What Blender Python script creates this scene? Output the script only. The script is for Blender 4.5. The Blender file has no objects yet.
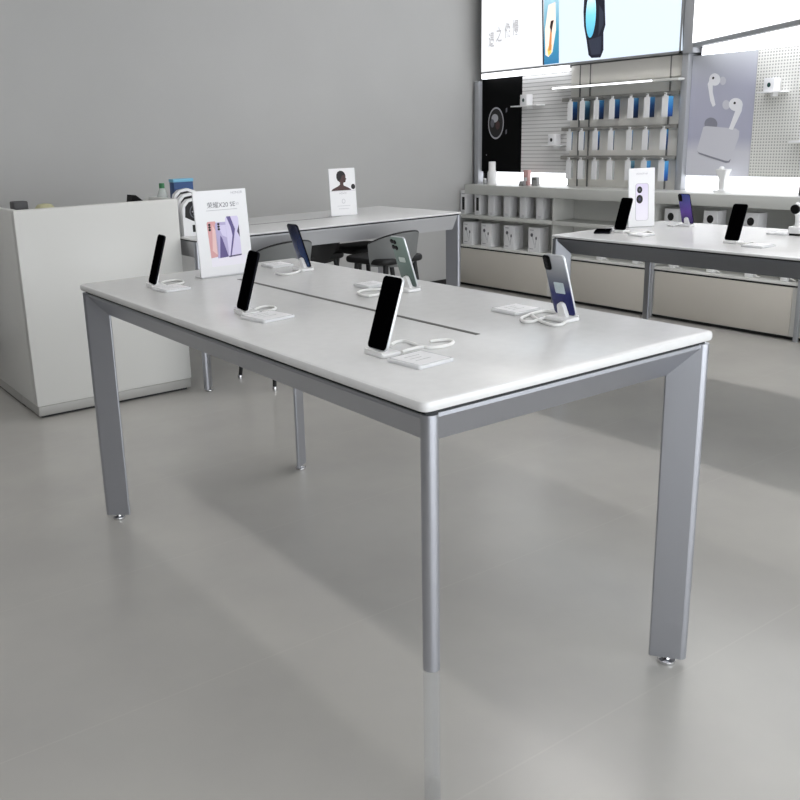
import bpy, bmesh, math, random
from math import sin, cos, pi, radians, atan2, sqrt
from mathutils import Vector, Matrix
random.seed(7)
C = bpy.context.scene.collection

# ------------------------------------------------------------------ camera
CAM = Vector((-0.842, -1.0212, 1.1547)); YAW, PITCH, ROLL = 0.5911, 0.2619, -0.0359
FPX, PPX, PPY = 896.13, 338.17, 373.82
_f = Vector((sin(YAW)*cos(PITCH), cos(YAW)*cos(PITCH), -sin(PITCH)))
_r0 = Vector((cos(YAW), -sin(YAW), 0)); _u0 = _r0.cross(_f)
_r = _r0*cos(ROLL) + _u0*sin(ROLL); _u = -_r0*sin(ROLL) + _u0*cos(ROLL)
def at(px, py, axis, val):
    """world point seen at a picture position, on the plane axis = val (survey of the photograph)"""
    d = _f + _r*((px-PPX)/FPX) - _u*((py-PPY)/FPX)
    return CAM + d*((val-CAM[axis])/d[axis])
cam = bpy.data.cameras.new('camera'); co = bpy.data.objects.new('camera', cam); C.objects.link(co)
M = Matrix((( _r.x, _u.x, -_f.x), (_r.y, _u.y, -_f.y), (_r.z, _u.z, -_f.z))).to_4x4(); M.translation = CAM
co.matrix_world = M
cam.sensor_fit = 'HORIZONTAL'; cam.sensor_width = 36; cam.lens = 36*FPX/800
cam.shift_x = (400-PPX)/800; cam.shift_y = (PPY-400)/800
cam.clip_start = .05; cam.clip_end = 60
bpy.context.scene.camera = co

# ------------------------------------------------------------------ materials
def lin(c):
    return tuple(((x/255)/12.92 if x/255 <= .04045 else ((x/255+.055)/1.055)**2.4) for x in c) + (1,)
def mat(name, col, rough=.5, metal=0, spec=.5, emit=0, noise=0, nscale=8, bump=0, bscale=40, coat=0):
    m = bpy.data.materials.new(name); m.use_nodes = True
    nt = m.node_tree; b = nt.nodes['Principled BSDF']
    b.inputs['Base Color'].default_value = lin(col); b.inputs['Roughness'].default_value = rough
    b.inputs['Metallic'].default_value = metal; b.inputs['Specular IOR Level'].default_value = spec
    b.inputs['Coat Weight'].default_value = coat; b.inputs['Coat Roughness'].default_value = .08
    if emit:
        b.inputs['Emission Color'].default_value = lin(col); b.inputs['Emission Strength'].default_value = emit
        b.inputs['Base Color'].default_value = tuple(x*.15 for x in lin(col)[:3])+(1,)
    tc = nt.nodes.new('ShaderNodeTexCoord')
    if noise:
        n = nt.nodes.new('ShaderNodeTexNoise'); n.inputs['Scale'].default_value = nscale; n.inputs['Detail'].default_value = 5
        r = nt.nodes.new('ShaderNodeValToRGB')
        lo = tuple(max(0, x-noise) for x in col); hi = tuple(min(255, x+noise) for x in col)
        r.color_ramp.elements[0].color = lin(lo); r.color_ramp.elements[1].color = lin(hi)
        r.color_ramp.elements[0].position = .3; r.color_ramp.elements[1].position = .7
        nt.links.new(tc.outputs['Object'], n.inputs['Vector']); nt.links.new(n.outputs['Fac'], r.inputs['Fac'])
        nt.links.new(r.outputs['Color'], b.inputs['Base Color'])
    if bump:
        n2 = nt.nodes.new('ShaderNodeTexNoise'); n2.inputs['Scale'].default_value = bscale
        bp = nt.nodes.new('ShaderNodeBump'); bp.inputs['Strength'].default_value = bump; bp.inputs['Distance'].default_value = .01
        nt.links.new(tc.outputs['Object'], n2.inputs['Vector']); nt.links.new(n2.outputs['Fac'], bp.inputs['Height'])
        nt.links.new(bp.outputs['Normal'], b.inputs['Normal'])
    return m
def gradmat(name, stops, rough=.2, metal=0, axis=2, coat=0, emit=0):
    """colour runs along one axis of the object's own bounding box"""
    m = bpy.data.materials.new(name); m.use_nodes = True
    nt = m.node_tree; b = nt.nodes['Principled BSDF']; b.inputs['Roughness'].default_value = rough; b.inputs['Metallic'].default_value = metal
    b.inputs['Coat Weight'].default_value = coat
    tc = nt.nodes.new('ShaderNodeTexCoord'); s = nt.nodes.new('ShaderNodeSeparateXYZ'); r = nt.nodes.new('ShaderNodeValToRGB')
    el = r.color_ramp.elements
    el[0].position = stops[0][0]; el[0].color = lin(stops[0][1]); el[1].position = stops[-1][0]; el[1].color = lin(stops[-1][1])
    for p, c in stops[1:-1]:
        e = el.new(p); e.color = lin(c)
    nt.links.new(tc.outputs['Generated'], s.inputs[0]); nt.links.new(s.outputs[axis], r.inputs['Fac']); nt.links.new(r.outputs['Color'], b.inputs['Base Color'])
    if emit:
        nt.links.new(r.outputs['Color'], b.inputs['Emission Color']); b.inputs['Emission Strength'].default_value = emit
    return m
def clearmat(name, col, alpha, rough=.1):
    """clear acrylic / glass: lets light straight through with a faint body colour and gloss"""
    m = bpy.data.materials.new(name); m.use_nodes = True
    nt = m.node_tree; b = nt.nodes['Principled BSDF']; out = nt.nodes['Material Output']
    b.inputs['Base Color'].default_value = lin(col); b.inputs['Roughness'].default_value = rough
    t = nt.nodes.new('ShaderNodeBsdfTransparent'); mx = nt.nodes.new('ShaderNodeMixShader'); mx.inputs[0].default_value = alpha
    nt.links.new(t.outputs[0], mx.inputs[1]); nt.links.new(b.outputs[0], mx.inputs[2]); nt.links.new(mx.outputs[0], out.inputs['Surface'])
    return m

def floormat():
    """pale grey resin floor, softly clouded, with faint joints every 0.6 m"""
    m = mat('floor_resin', (180,176,169), rough=.24, spec=.5)
    nt = m.node_tree; b = nt.nodes['Principled BSDF']; tc = nt.nodes.new('ShaderNodeTexCoord')
    n = nt.nodes.new('ShaderNodeTexNoise'); n.inputs['Scale'].default_value = 2.2; n.inputs['Detail'].default_value = 4; n.inputs['Roughness'].default_value = .55
    r = nt.nodes.new('ShaderNodeValToRGB'); e = r.color_ramp.elements
    e[0].position = .3; e[0].color = lin((174,172,168)); e[1].position = .72; e[1].color = lin((184,182,177))
    nt.links.new(tc.outputs['Object'], n.inputs['Vector']); nt.links.new(n.outputs['Fac'], r.inputs['Fac'])
    s = nt.nodes.new('ShaderNodeSeparateXYZ'); nt.links.new(tc.outputs['Object'], s.inputs[0])
    ad = nt.nodes.new('ShaderNodeMath'); ad.operation = 'ADD'; ad.inputs[1].default_value = 60.01; nt.links.new(s.outputs[1], ad.inputs[0])
    mo = nt.nodes.new('ShaderNodeMath'); mo.operation = 'MODULO'; mo.inputs[1].default_value = .6; nt.links.new(ad.outputs[0], mo.inputs[0])
    lt = nt.nodes.new('ShaderNodeMath'); lt.operation = 'LESS_THAN'; lt.inputs[1].default_value = .004; nt.links.new(mo.outputs[0], lt.inputs[0])
    ml = nt.nodes.new('ShaderNodeMath'); ml.operation = 'MULTIPLY'; ml.inputs[1].default_value = .18; nt.links.new(lt.outputs[0], ml.inputs[0])
    mx = nt.nodes.new('ShaderNodeMix'); mx.data_type = 'RGBA'; mx.inputs[7].default_value = lin((198,195,189))
    nt.links.new(ml.outputs[0], mx.inputs[0]); nt.links.new(r.outputs['Color'], mx.inputs[6]); nt.links.new(mx.outputs[2], b.inputs['Base Color'])
    return m
def pegmat():
    """white board with a grid of small dark holes"""
    m = mat('pegboard_white', (228,227,222), rough=.5)
    nt = m.node_tree; b = nt.nodes['Principled BSDF']; tc = nt.nodes.new('ShaderNodeTexCoord')
    mp = nt.nodes.new('ShaderNodeMapping'); mp.inputs['Scale'].default_value = (62,62,62)
    s = nt.nodes.new('ShaderNodeSeparateXYZ')
    nt.links.new(tc.outputs['Object'], mp.inputs[0]); nt.links.new(mp.outputs[0], s.inputs[0])
    sq = []
    for ax in (0, 2):
        fr = nt.nodes.new('ShaderNodeMath'); fr.operation = 'FRACT'; nt.links.new(s.outputs[ax], fr.inputs[0])
        su = nt.nodes.new('ShaderNodeMath'); su.operation = 'SUBTRACT'; su.inputs[1].default_value = .5; nt.links.new(fr.outputs[0], su.inputs[0])
        mu = nt.nodes.new('ShaderNodeMath'); mu.operation = 'MULTIPLY'; nt.links.new(su.outputs[0], mu.inputs[0]); nt.links.new(su.outputs[0], mu.inputs[1]); sq.append(mu)
    ad = nt.nodes.new('ShaderNodeMath'); ad.operation = 'ADD'; nt.links.new(sq[0].outputs[0], ad.inputs[0]); nt.links.new(sq[1].outputs[0], ad.inputs[1])
    lt = nt.nodes.new('ShaderNodeMath'); lt.operation = 'LESS_THAN'; lt.inputs[1].default_value = .07; nt.links.new(ad.outputs[0], lt.inputs[0])
    mx = nt.nodes.new('ShaderNodeMix'); mx.data_type = 'RGBA'; mx.inputs[6].default_value = lin((228,227,222)); mx.inputs[7].default_value = lin((160,160,156))
    nt.links.new(lt.outputs[0], mx.inputs[0]); nt.links.new(mx.outputs[2], b.inputs['Base Color'])
    return m

FLOOR = floormat()
WALL = mat('wall_paint_grey', (186,186,185), rough=.6, spec=.3, noise=2, nscale=2)
WALLD = mat('wall_paint_dark', (70,71,73), rough=.7)
CEIL = mat('ceiling_white', (225,225,225), rough=.8)
BASEB = mat('baseboard_black', (28,28,29), rough=.5)
TOP = mat('tabletop_laminate', (222,222,222), rough=.26, spec=.5, noise=2, nscale=40)
ALU = mat('aluminium_satin', (178,180,187), rough=.36, metal=.85)
SLOT = mat('cable_slot_grey', (84,84,82), rough=.6)
ALU_LIT = mat('aluminium_lit', (196,197,200), rough=.45, metal=.3)  # brighter copy of the frame metal: light on the far apron put into colour
ALU_SHADE = mat('aluminium_shaded', (134,136,141), rough=.38, metal=.85)  # darker copy of the frame metal: shade on the right table put into colour
ALUD = mat('aluminium_gap', (40,41,43), rough=.6)
CHROME = mat('chrome', (220,220,222), rough=.12, metal=1)
ACRYL = clearmat('clear_acrylic', (160,166,174), .15, .15)
PLATE = clearmat('plate_acrylic', (248,249,251), .8, .08)
COUNTER = mat('counter_gloss_white', (220,220,217), rough=.3, spec=.5)
CNTPL = mat('counter_plinth', (172,171,168), rough=.3)
WHITE = mat('white_plastic', (240,240,240), rough=.35)
WHITEC = mat('white_card', (238,238,240), rough=.45)
CABLE = mat('white_cable', (240,240,238), rough=.45)
BLACK = mat('black_plastic', (4,4,5), rough=.4, spec=.1)
SCREEN = mat('screen_glass_black', (3,3,4), rough=.3, spec=0)
DARKP = mat('phone_frame_dark', (7,8,16), rough=.4, spec=.06)
SILVER = mat('phone_frame_silver', (225,227,230), rough=.22, metal=.4)
MINT = gradmat('phone_back_mint', [(0,(88,104,99)), (.5,(114,132,126)), (1,(142,160,152))], rough=.25, metal=.2)
BLUEB = gradmat('phone_back_blue', [(0,(16,52,96)), (.45,(14,40,92)), (1,(10,14,38))], rough=.2, metal=.2)
NAVY = gradmat('phone_back_silver_navy', [(0,(34,38,98)), (.38,(42,48,104)), (.62,(118,122,130)), (1,(190,192,196))], rough=.16, metal=.45)
PURPLE = gradmat('phone_back_purple', [(0,(58,42,96)), (.4,(92,60,150)), (1,(70,84,150))], rough=.18, metal=.2)
LENS = mat('lens_black', (4,4,6), rough=.15, spec=.2)
STICK = mat('sticker_pale', (188,202,206), rough=.4, noise=14, nscale=60)
MINTL = mat('mint_logo', (196,208,202), rough=.4)
INK = mat('ink_grey', (96,96,104), rough=.6)
INKD = mat('ink_black', (22,20,22), rough=.6)
INKL = mat('ink_pale', (176,176,182), rough=.6)
PINK = mat('print_pink', (216,160,160), rough=.4)
PINKL = mat('print_pink_light', (234,196,194), rough=.4)
LILAC = mat('print_lilac', (184,174,214), rough=.4)
LILACL = mat('print_lilac_light', (216,208,238), rough=.4)
LILACD = mat('print_violet', (88,74,134), rough=.4)
VIOLETD = mat('print_dark_violet', (58,46,86), rough=.4)
FADE1 = gradmat('print_fade', [(0,(246,244,250)), (1,(214,202,232))], rough=.4)
SKIN = mat('print_brown', (70,44,44), rough=.5)
DRAWER = mat('drawer_greige', (202,197,188), rough=.32, noise=2, nscale=3)
CARC = mat('cabinet_grey', (222,222,218), rough=.45)
LEDGE = mat('ledge_grey', (200,201,197), rough=.35)
BACKP = mat('panel_warm_grey', (228,226,220), rough=.5)
HEADP = mat('panel_header', (224,221,215), rough=.5)
SLATG = mat('slat_groove', (188,187,186), rough=.6)
SLATD = mat('slot_dark', (112,112,110), rough=.6)
SLATW = mat('slatwall_grey', (234,233,232), rough=.5)
RAIL = mat('rail_grey', (150,148,143), rough=.4, metal=.2)
POST = mat('upright_grey', (168,170,174), rough=.4, metal=.2)
BLACKP = mat('poster_black', (4,4,5), rough=.6, spec=.08)
LAV = gradmat('poster_lavender', [(0,(216,216,224)), (.2,(212,212,220)), (.32,(178,179,198)), (.72,(184,185,202)), (1,(196,198,204))], rough=.45)
EARW = mat('print_earbud', (244,244,248), rough=.4)
EARG = mat('print_case', (212,212,220), rough=.4)
EARS = mat('print_case_edge', (140,140,152), rough=.4)
PEG = pegmat()
NAVYB = gradmat('packet_blue', [(0,(8,26,58)), (.6,(22,66,122)), (1,(70,140,190))], rough=.35)
SKYB = gradmat('packet_sky', [(0,(48,62,120)), (.35,(44,110,190)), (1,(96,176,230))], rough=.35)
TEALB = gradmat('packet_teal', [(0,(10,34,48)), (.6,(24,72,104)), (1,(120,170,190))], rough=.35)
PACKG = mat('packet_grey', (182,184,184), rough=.35)
GLOW = mat('led_diffuser', (248,250,255), rough=.4, emit=2.4)
LBOX = mat('lightbox_face', (250,252,255), rough=.4, emit=.86)
LBOXB = mat('lightbox_blank', (252,253,255), rough=.4, emit=1.8)
LBOXC = mat('lightbox_cool', (226,240,254), rough=.4, emit=.9)
LBINK = mat('lightbox_text', (186,186,190), rough=.6, emit=.9)
LBTEAL = gradmat('lightbox_teal', [(0,(58,128,176)), (.3,(70,160,190)), (.7,(190,228,245)), (1,(232,246,255))], rough=.4, emit=.55)
LBPET = mat('lightbox_petal', (255,240,226), rough=.5, emit=.95)
LBORG = mat('lightbox_orange', (232,150,90), rough=.5, emit=.8)
LBYEL = mat('lightbox_yellow', (240,214,110), rough=.5, emit=.9)
LBBRN = mat('lightbox_brown', (70,44,40), rough=.5, emit=.4)
LBNAV = mat('lightbox_navy', (34,36,54), rough=.5, emit=.5)
LBSLATE = mat('lightbox_slate', (66,72,92), rough=.5, emit=.5)
LBCYAN = gradmat('lightbox_cyan', [(0,(80,170,200)), (.5,(120,200,220)), (1,(226,242,246))], rough=.5, emit=.8)
FRAMEG = mat('frame_grey', (150,152,154), rough=.4, metal=.4)
SHELLG = mat('stool_shell_grey', (118,120,120), rough=.55)
SHELLK = mat('stool_shell_black', (16,16,18), rough=.5)
SEATK = mat('stool_seat_black', (12,12,13), rough=.6)
BLUEBOX = mat('box_blue', (36,74,128), rough=.4)
BLUELT = mat('box_light_blue', (120,186,216), rough=.4)
GREENC = mat('cap_green', (52,120,76), rough=.4)
BOTTLE = clearmat('bottle_clear', (206,214,210), .5, .1)
YELLOW = mat('pale_yellow', (192,189,152), rough=.6)
DEVICE = mat('device_grey', (72,72,74), rough=.5)
PINKB = mat('pink_box', (206,164,160), rough=.5)
GREYB = mat('grey_box', (150,150,150), rough=.5)
GREEND = mat('dark_green', (24,64,60), rough=.4)
GLASS = clearmat('window_glass', (235,240,242), .06, .02)
CLGLOW = mat('ceiling_lamp', (255,252,249), rough=.5, emit=10.2)
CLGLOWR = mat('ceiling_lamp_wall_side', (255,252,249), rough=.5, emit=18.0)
CEFRAME = mat('lamp_frame', (235,235,235), rough=.5)

# ------------------------------------------------------------------ mesh builder
class MB:
    def __init__(s): s.bm = bmesh.new(); s.mats = []
    def mi(s, m):
        if m not in s.mats: s.mats.append(m)
        return s.mats.index(m)
    def _take(s, tmp, m, T=None):
        i = s.mi(m)
        for f in tmp.faces: f.material_index = i
        if T is not None: bmesh.ops.transform(tmp, matrix=T, verts=tmp.verts)
        me = bpy.data.meshes.new('tmp'); tmp.to_mesh(me); tmp.free(); s.bm.from_mesh(me); bpy.data.meshes.remove(me)
        return s
    def box(s, x0, x1, y0, y1, z0, z1, m, bev=0, seg=2, T=None):
        t = bmesh.new(); bmesh.ops.create_cube(t, size=1)
        for v in t.verts: v.co = Vector(((x0+x1)/2+v.co.x*(x1-x0), (y0+y1)/2+v.co.y*(y1-y0), (z0+z1)/2+v.co.z*(z1-z0)))
        if bev: bmesh.ops.bevel(t, geom=t.edges[:], offset=bev, segments=seg, profile=.5, affect='EDGES')
        return s._take(t, m, T)
    def loft(s, loops, m, cap=True, close=False, T=None):
        t = bmesh.new(); L = [[t.verts.new(p) for p in lp] for lp in loops]; n = len(L[0])
        R = range(len(L)) if close else range(len(L)-1)
        for a in R:
            A, B = L[a], L[(a+1) % len(L)]
            for k in range(n): t.faces.new((A[k], A[(k+1) % n], B[(k+1) % n], B[k]))
        if cap and not close: t.faces.new(list(reversed(L[0]))); t.faces.new(L[-1])
        bmesh.ops.recalc_face_normals(t, faces=t.faces[:])
        return s._take(t, m, T)
    def prism(s, pts, ext, m, T=None):
        e = Vector(ext); a = [Vector(p) for p in pts]
        return s.loft([a, [p+e for p in a]], m, T=T)
    def tube(s, path, r, m, n=8, closed=False, smooth=4):
        P = [Vector(p) for p in path]
        if smooth and len(P) > 2:
            Q = []; N = len(P); rng = N if closed else N-1
            for i in range(rng):
                p0 = P[(i-1) % N] if closed or i > 0 else P[0]; p1 = P[i]; p2 = P[(i+1) % N]
                p3 = P[(i+2) % N] if closed or i+2 < N else P[-1]
                for k in range(smooth):
                    t = k/smooth
                    Q.append(.5*((2*p1)+(p2-p0)*t+(2*p0-5*p1+4*p2-p3)*t*t+(3*p1-p0-3*p2+p3)*t**3))
            if not closed: Q.append(P[-1])
            P = Q
        loops = []; up = Vector((0,0,1)); N = len(P)
        for i in range(N):
            d = (P[(i+1) % N]-P[i-1]) if closed else (P[min(i+1,N-1)]-P[max(i-1,0)])
            d.normalize()
            a = up.cross(d)
            if a.length < .05: a = Vector((1,0,0)).cross(d)
            a.normalize(); b = d.cross(a)
            rr = r[i] if isinstance(r, (list, tuple)) else r
            loops.append([P[i]+a*(rr*cos(2*pi*k/n))+b*(rr*sin(2*pi*k/n)) for k in range(n)])
        return s.loft(loops, m, close=closed)
    def lathe(s, prof, m, c=(0,0,0), n=24, T=None):
        c = Vector(c)
        return s.loft([[c+Vector((max(r,1e-4)*cos(2*pi*k/n), max(r,1e-4)*sin(2*pi*k/n), z)) for k in range(n)] for r, z in prof], m, T=T)
    def art(s, pts, m, y, T=None):
        """flat print: polygon (x, z) on a face that looks along -y"""
        t = bmesh.new(); f = t.faces.new([t.verts.new((p[0], y, p[1])) for p in pts]); f.normal_update()
        if f.normal.y > 0: f.normal_flip()
        return s._take(t, m, T)
    def text(s, body, size, m, x, z, y, align='LEFT', sx=1, bold=0):
        cu = bpy.data.curves.new('t', 'FONT'); cu.offset = bold; cu.body = body; cu.size = size; cu.align_x = align
        o = bpy.data.objects.new('t', cu); C.objects.link(o); bpy.context.view_layer.update()
        me = o.evaluated_get(bpy.context.evaluated_depsgraph_get()).to_mesh()
        t = bmesh.new(); t.from_mesh(me)
        o.evaluated_get(bpy.context.evaluated_depsgraph_get()).to_mesh_clear()
        bpy.data.objects.remove(o); bpy.data.curves.remove(cu)
        for v in t.verts: v.co = Vector((x+v.co.x*sx, y, z+v.co.y))
        t.normal_update()
        return s._take(t, m)
    def build(s, name, parent=None, smooth=True, label=None):
        me = bpy.data.meshes.new(name); s.bm.to_mesh(me); s.bm.free()
        for m in s.mats: me.materials.append(m)
        if smooth:
            me.polygons.foreach_set('use_smooth', [True]*len(me.polygons)); me.set_sharp_from_angle(angle=radians(35))
        o = bpy.data.objects.new(name, me); C.objects.link(o)
        if parent: o.parent = parent
        if label: o['label'] = label
        return o
def tag(o, label, cat, group=None):
    o['label'] = label; o['category'] = cat
    if group: o['group'] = group
    return o
def thing(name, label, cat, loc=(0,0,0), rot=(0,0,0), group=None):
    o = bpy.data.objects.new(name, None); C.objects.link(o); o.location = loc; o.rotation_euler = rot; o.empty_display_size = .05
    return tag(o, label, cat, group)
def struct(o): o['kind'] = 'structure'; return o
def kids(o): return [c for c in bpy.data.objects if c.parent == o]
def copy_tree(o, parent=None):
    c = o.copy(); C.objects.link(c)
    if parent: c.parent = parent
    for k in kids(o): copy_tree(k, c)
    return c
def dup(root, loc, rot, label, group=None):
    r = copy_tree(root); r.location = loc; r.rotation_euler = rot; r['label'] = label
    if group: r['group'] = group
    return r
def rr(x0, x1, y0, y1, r, n=5):
    """rounded rectangle outline in 2D"""
    P = []
    for cx, cy, a0 in ((x1-r,y1-r,0), (x0+r,y1-r,90), (x0+r,y0+r,180), (x1-r,y0+r,270)):
        for k in range(n+1):
            a = radians(a0+90*k/n); P.append((cx+r*cos(a), cy+r*sin(a)))
    return P
def circ(cx, cy, rx, ry=None, n=20):
    ry = ry or rx
    return [(cx+rx*cos(2*pi*k/n), cy+ry*sin(2*pi*k/n)) for k in range(n)]
def slab(mb, x0, x1, y0, y1, z0, z1, r, e, m):
    """rounded slab lying flat, corner radius r, edge easing e"""
    L = []
    for z, i in ((z0, e), (z0+e*.3, e*.3), (z0+e, 0), (z1-e, 0), (z1-e*.3, e*.3), (z1, e)):
        L.append([(p[0], p[1], z) for p in rr(x0+i, x1-i, y0+i, y1-i, max(r-i, .001))])
    return mb.loft(L, m)
def upslab(mb, y0, y1, z0, z1, x0, x1, r, e, m):
    """rounded slab standing, thickness along x"""
    L = []
    for x, i in ((x0, e), (x0+e*.3, e*.3), (x0+e, 0), (x1-e, 0), (x1-e*.3, e*.3), (x1, e)):
        L.append([(x, p[0], p[1]) for p in rr(y0+i, y1-i, z0+i, z1-i, max(r-i, .001))])
    return mb.loft(L, m)

# ------------------------------------------------------------------ the room
YW, XR, XP, XC, XF = 4.16, 4.06, 3.95, 3.76, 3.90      # back wall, right wall, wall panels, cabinet fronts, light box face
XL, YS, ZC = -4.6, -2.7, 3.0
struct(MB().box(XL-.1, XR+.1, YS-.1, YW+.1, -.1, 0, FLOOR).build('floor', smooth=False))
struct(MB().box(XL-.1, XR+.1, YS-.1, YW+.1, ZC, ZC+.1, CEIL).build('ceiling', smooth=False))
struct(MB().box(XL, XR, YW, YW+.1, 0, ZC, WALL).build('wall_back', smooth=False))
struct(MB().box(XR, XR+.1, YS, YW, 0, ZC, WALL).build('wall_right', smooth=False))
struct(MB().box(XL-.1, XL, YS, YW, 0, ZC, WALLD).build('wall_left', smooth=False))
struct(MB().box(XL, 2.15, YW-.012, YW, 0, .05, BASEB).box(2.15, XC, YW-.012, YW, 0, .05, BASEB).build('baseboard_back', smooth=False))
WX = -2.0
wf = MB()
wf.box(XL, XR, YS-.1, YS, 2.75, ZC, CEIL); wf.box(XL, WX, YS-.1, YS, 0, 2.75, WALLD); wf.box(3.7, XR, YS-.1, YS, 0, 2.75, WALL)
struct(wf.build('wall_front', smooth=False))
win = struct(MB().box(WX, 3.7, YS-.055, YS-.045, .04, 2.71, GLASS).build('window_1', smooth=False))
fr = MB()
for k in range(4): x = WX+k*(3.66-WX)/3; fr.box(x, x+.04, YS-.08, YS-.02, 0, 2.75, FRAMEG)
fr.box(WX, 3.7, YS-.08, YS-.02, 0, .04, FRAMEG); fr.box(WX, 3.7, YS-.08, YS-.02, 2.71, 2.75, FRAMEG)
fr.build('window_frame', win, smooth=False)

# ceiling lamps: slim LED lines running along the shop
for i, (x, y, where) in enumerate(((-.92,2.2,'left line, nearest the grey wall'), (-.92,.2,'left line, middle length'), (-.92,-1.68,'left line, nearest the storefront'),
        (3.0,1.75,'right line, nearest the grey wall'), (3.0,-.3,'right line, by the storefront'))):
    t = thing('ceiling_light', 'slim white LED ceiling light, ' + where, 'ceiling light', (x, y, ZC))
    MB().box(-.09, .09, -.98, .98, -.03, 0, CEFRAME, .004).build('lamp_housing', t)
    MB().box(-.075, .075, -.96, .96, -.034, -.029, CLGLOW if x < 0 else CLGLOWR).build('diffuser', t, smooth=False)

# ------------------------------------------------------------------ display tables
def make_table(name, label, loc, W, L, H, front_cut=False, slot=None, rot=0, tt=.019, h=.066, b=.052, ov=0, APR=ALU, ALU=ALU):
    """W along x, L along y; blade legs set on the diagonals, sloping aprons"""
    t = thing(name, label, 'table', loc, (0,0,rot))
    m = slab(MB(), 0, W+ov, 0, L, H-tt, H, .016, min(.006, tt*.4), TOP); m.build('tabletop', t)
    if slot:
        x, y0, y1 = slot
        MB().box(x-.006, x+.006, y0, y1, H-.002, H+.0006, SLOT).build('cable_slot', t, smooth=False, label='thin dark cable slot')
    o, zt = .008, H-tt-.007
    MB().box(o+.006, W-o-.006, o+.006, L-o-.006, H-tt-.009, H-tt+.001, ALUD).build('shadow_gap', t, smooth=False)
    for k in range(4):
        # corner points of each side
        def P(s, i, z):
            c = [(i,i), (W-i,i), (W-i,L-i), (i,L-i)]
            return Vector((*c[(k+s) % 4], z))
        q = o+.003
        a, c = ([P(e,q,zt), P(e,q,zt-.007), P(e,o+b,zt-h), P(e,o+b+.02,zt-h), P(e,o+.03,zt-.007), P(e,o+.03,zt)] for e in (0, 1))
        MB().loft([a, c], APR).build('apron', t, smooth=False)
    d = .057*sqrt(2)
    for k, (cx, cy, ang) in enumerate(((o,o,45), (W-o,o,135), (W-o,L-o,225), (o,L-o,315))):
        def blade(z0, z1, mt, shrink=1.0):
            th = .0145; L2 = []; ti = .0045
            for z, q in ((z0, shrink), (z1, 1.0)):
                pts = []
                for i in range(19):
                    a = radians(90+180*i/18); pts.append((th+th*cos(a), th*sin(a)))
                dd = d*q
                pts += [(dd-.002, -ti), (dd, -ti+.002), (dd, ti-.002), (dd-.002, ti)]
                R = Matrix.Rotation(radians(ang), 3, 'Z')
                L2.append([R @ Vector((p[0], p[1], 0)) + Vector((cx, cy, z)) for p in pts])
            return MB().loft(L2, mt)
        cut = front_cut and k == 0
        if cut: cx, cy = cx+.005, cy-.003
        leg = blade(.271 if cut else .016, H-tt-.006, ALU, .97).build('leg', t, smooth=False)
        R = Matrix.Rotation(radians(ang), 3, 'Z'); g = R @ Vector((d*.5, 0, 0)) + Vector((cx, cy, 0))
        if cut:
            blade(.0, .2705, ACRYL).build('clear_lower_leg', leg, label='see-through lower end of the leg')
        else:
            MB().lathe([(.001,0), (.018,0), (.019,.003), (.018,.008), (.009,.011), (.007,.017), (.001,.017)], CHROME, g).build('foot_glide', leg)
    return t
WT, LT, HT = .7516, 1.5976, .75
make_table('display_table', 'large white display table in the foreground with diagonal grey blade legs', (0,0,0), WT, LT, HT, True, (.388, .296, 1.318))
HB = .72
# the far table lies along the back wall: turned a quarter
make_table('display_table', 'far white display table along the grey wall beside the reception counter', (2.487, 2.67, 0), .75, 1.6, HB, False, (.375,.55,1.2), pi/2, .009, .076, .024, 0, ALU_LIT)
HC = .70
cc = at(550, 235, 2, HC)
make_table('display_table', 'white display table on the right in front of the wall cabinets', (cc.x, cc.y-1.6, 0), .675, 1.6, HC, False, None, 0, .009, .064, .052, .085, ALU_SHADE, ALU_SHADE)

# ------------------------------------------------------------------ phones and what they stand on
def make_phone(label, loc, rz, lean, back, frame, kind='slab', group='phones on stands on the display tables'):
    """back rests against +x, screen looks along -x; w .068, h .148"""
    t = thing('smartphone', label, 'phone', loc, (0, lean, rz), group)
    h, w = .141, .030
    upslab(MB(), -w, w, 0, h, -.0032, .0014, .009, .0016, frame).build('body', t)
    upslab(MB(), -w+.0016, w-.0016, .0016, h-.0016, -.0037, -.0029, .008, .0004, SCREEN).build('screen', t)
    upslab(MB(), -w+.0012, w-.0012, .0012, h-.0012, 0.0010, .0030, .008, .001, back).build('back_cover', t)
    if kind == 'rings':
        for dy, dz in ((-.022,.128), (-.011,.126), (-.021,.112), (-.010,.110)):
            MB().lathe([(.001,.0028), (.0058,.0028), (.0058,.0050), (.0045,.0054), (.001,.0054)], LENS, T=Matrix.Translation((0,dy,dz)) @ Matrix.Rotation(pi/2, 4, 'Y'), n=16).build('lens', t)
        upslab(MB(), -.014, .012, 0.070, .084, .0028, .0034, .004, .0002, MINTL).build('logo', t)
    elif kind == 'island':
        isl = upslab(MB(), -.028, -.009, .106, 0.140, .0026, .0052, .006, .001, BLACK).build('camera_island', t)
        for dz in (.114, .123, .132):
            MB().lathe([(.001,.0050), (.0042,.0050), (.0042,.0060), (.001,.0062)], LENS, T=Matrix.Translation((0,-.0185,dz)) @ Matrix.Rotation(pi/2, 4, 'Y'), n=14).build('lens', isl)
    if kind == 'island' and back is NAVY:
        upslab(MB(), -.013, .014, 0.052, .078, .0028, .0034, .002, .0002, STICK).build('sticker', t, label='pale square sticker')
    return t
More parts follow.
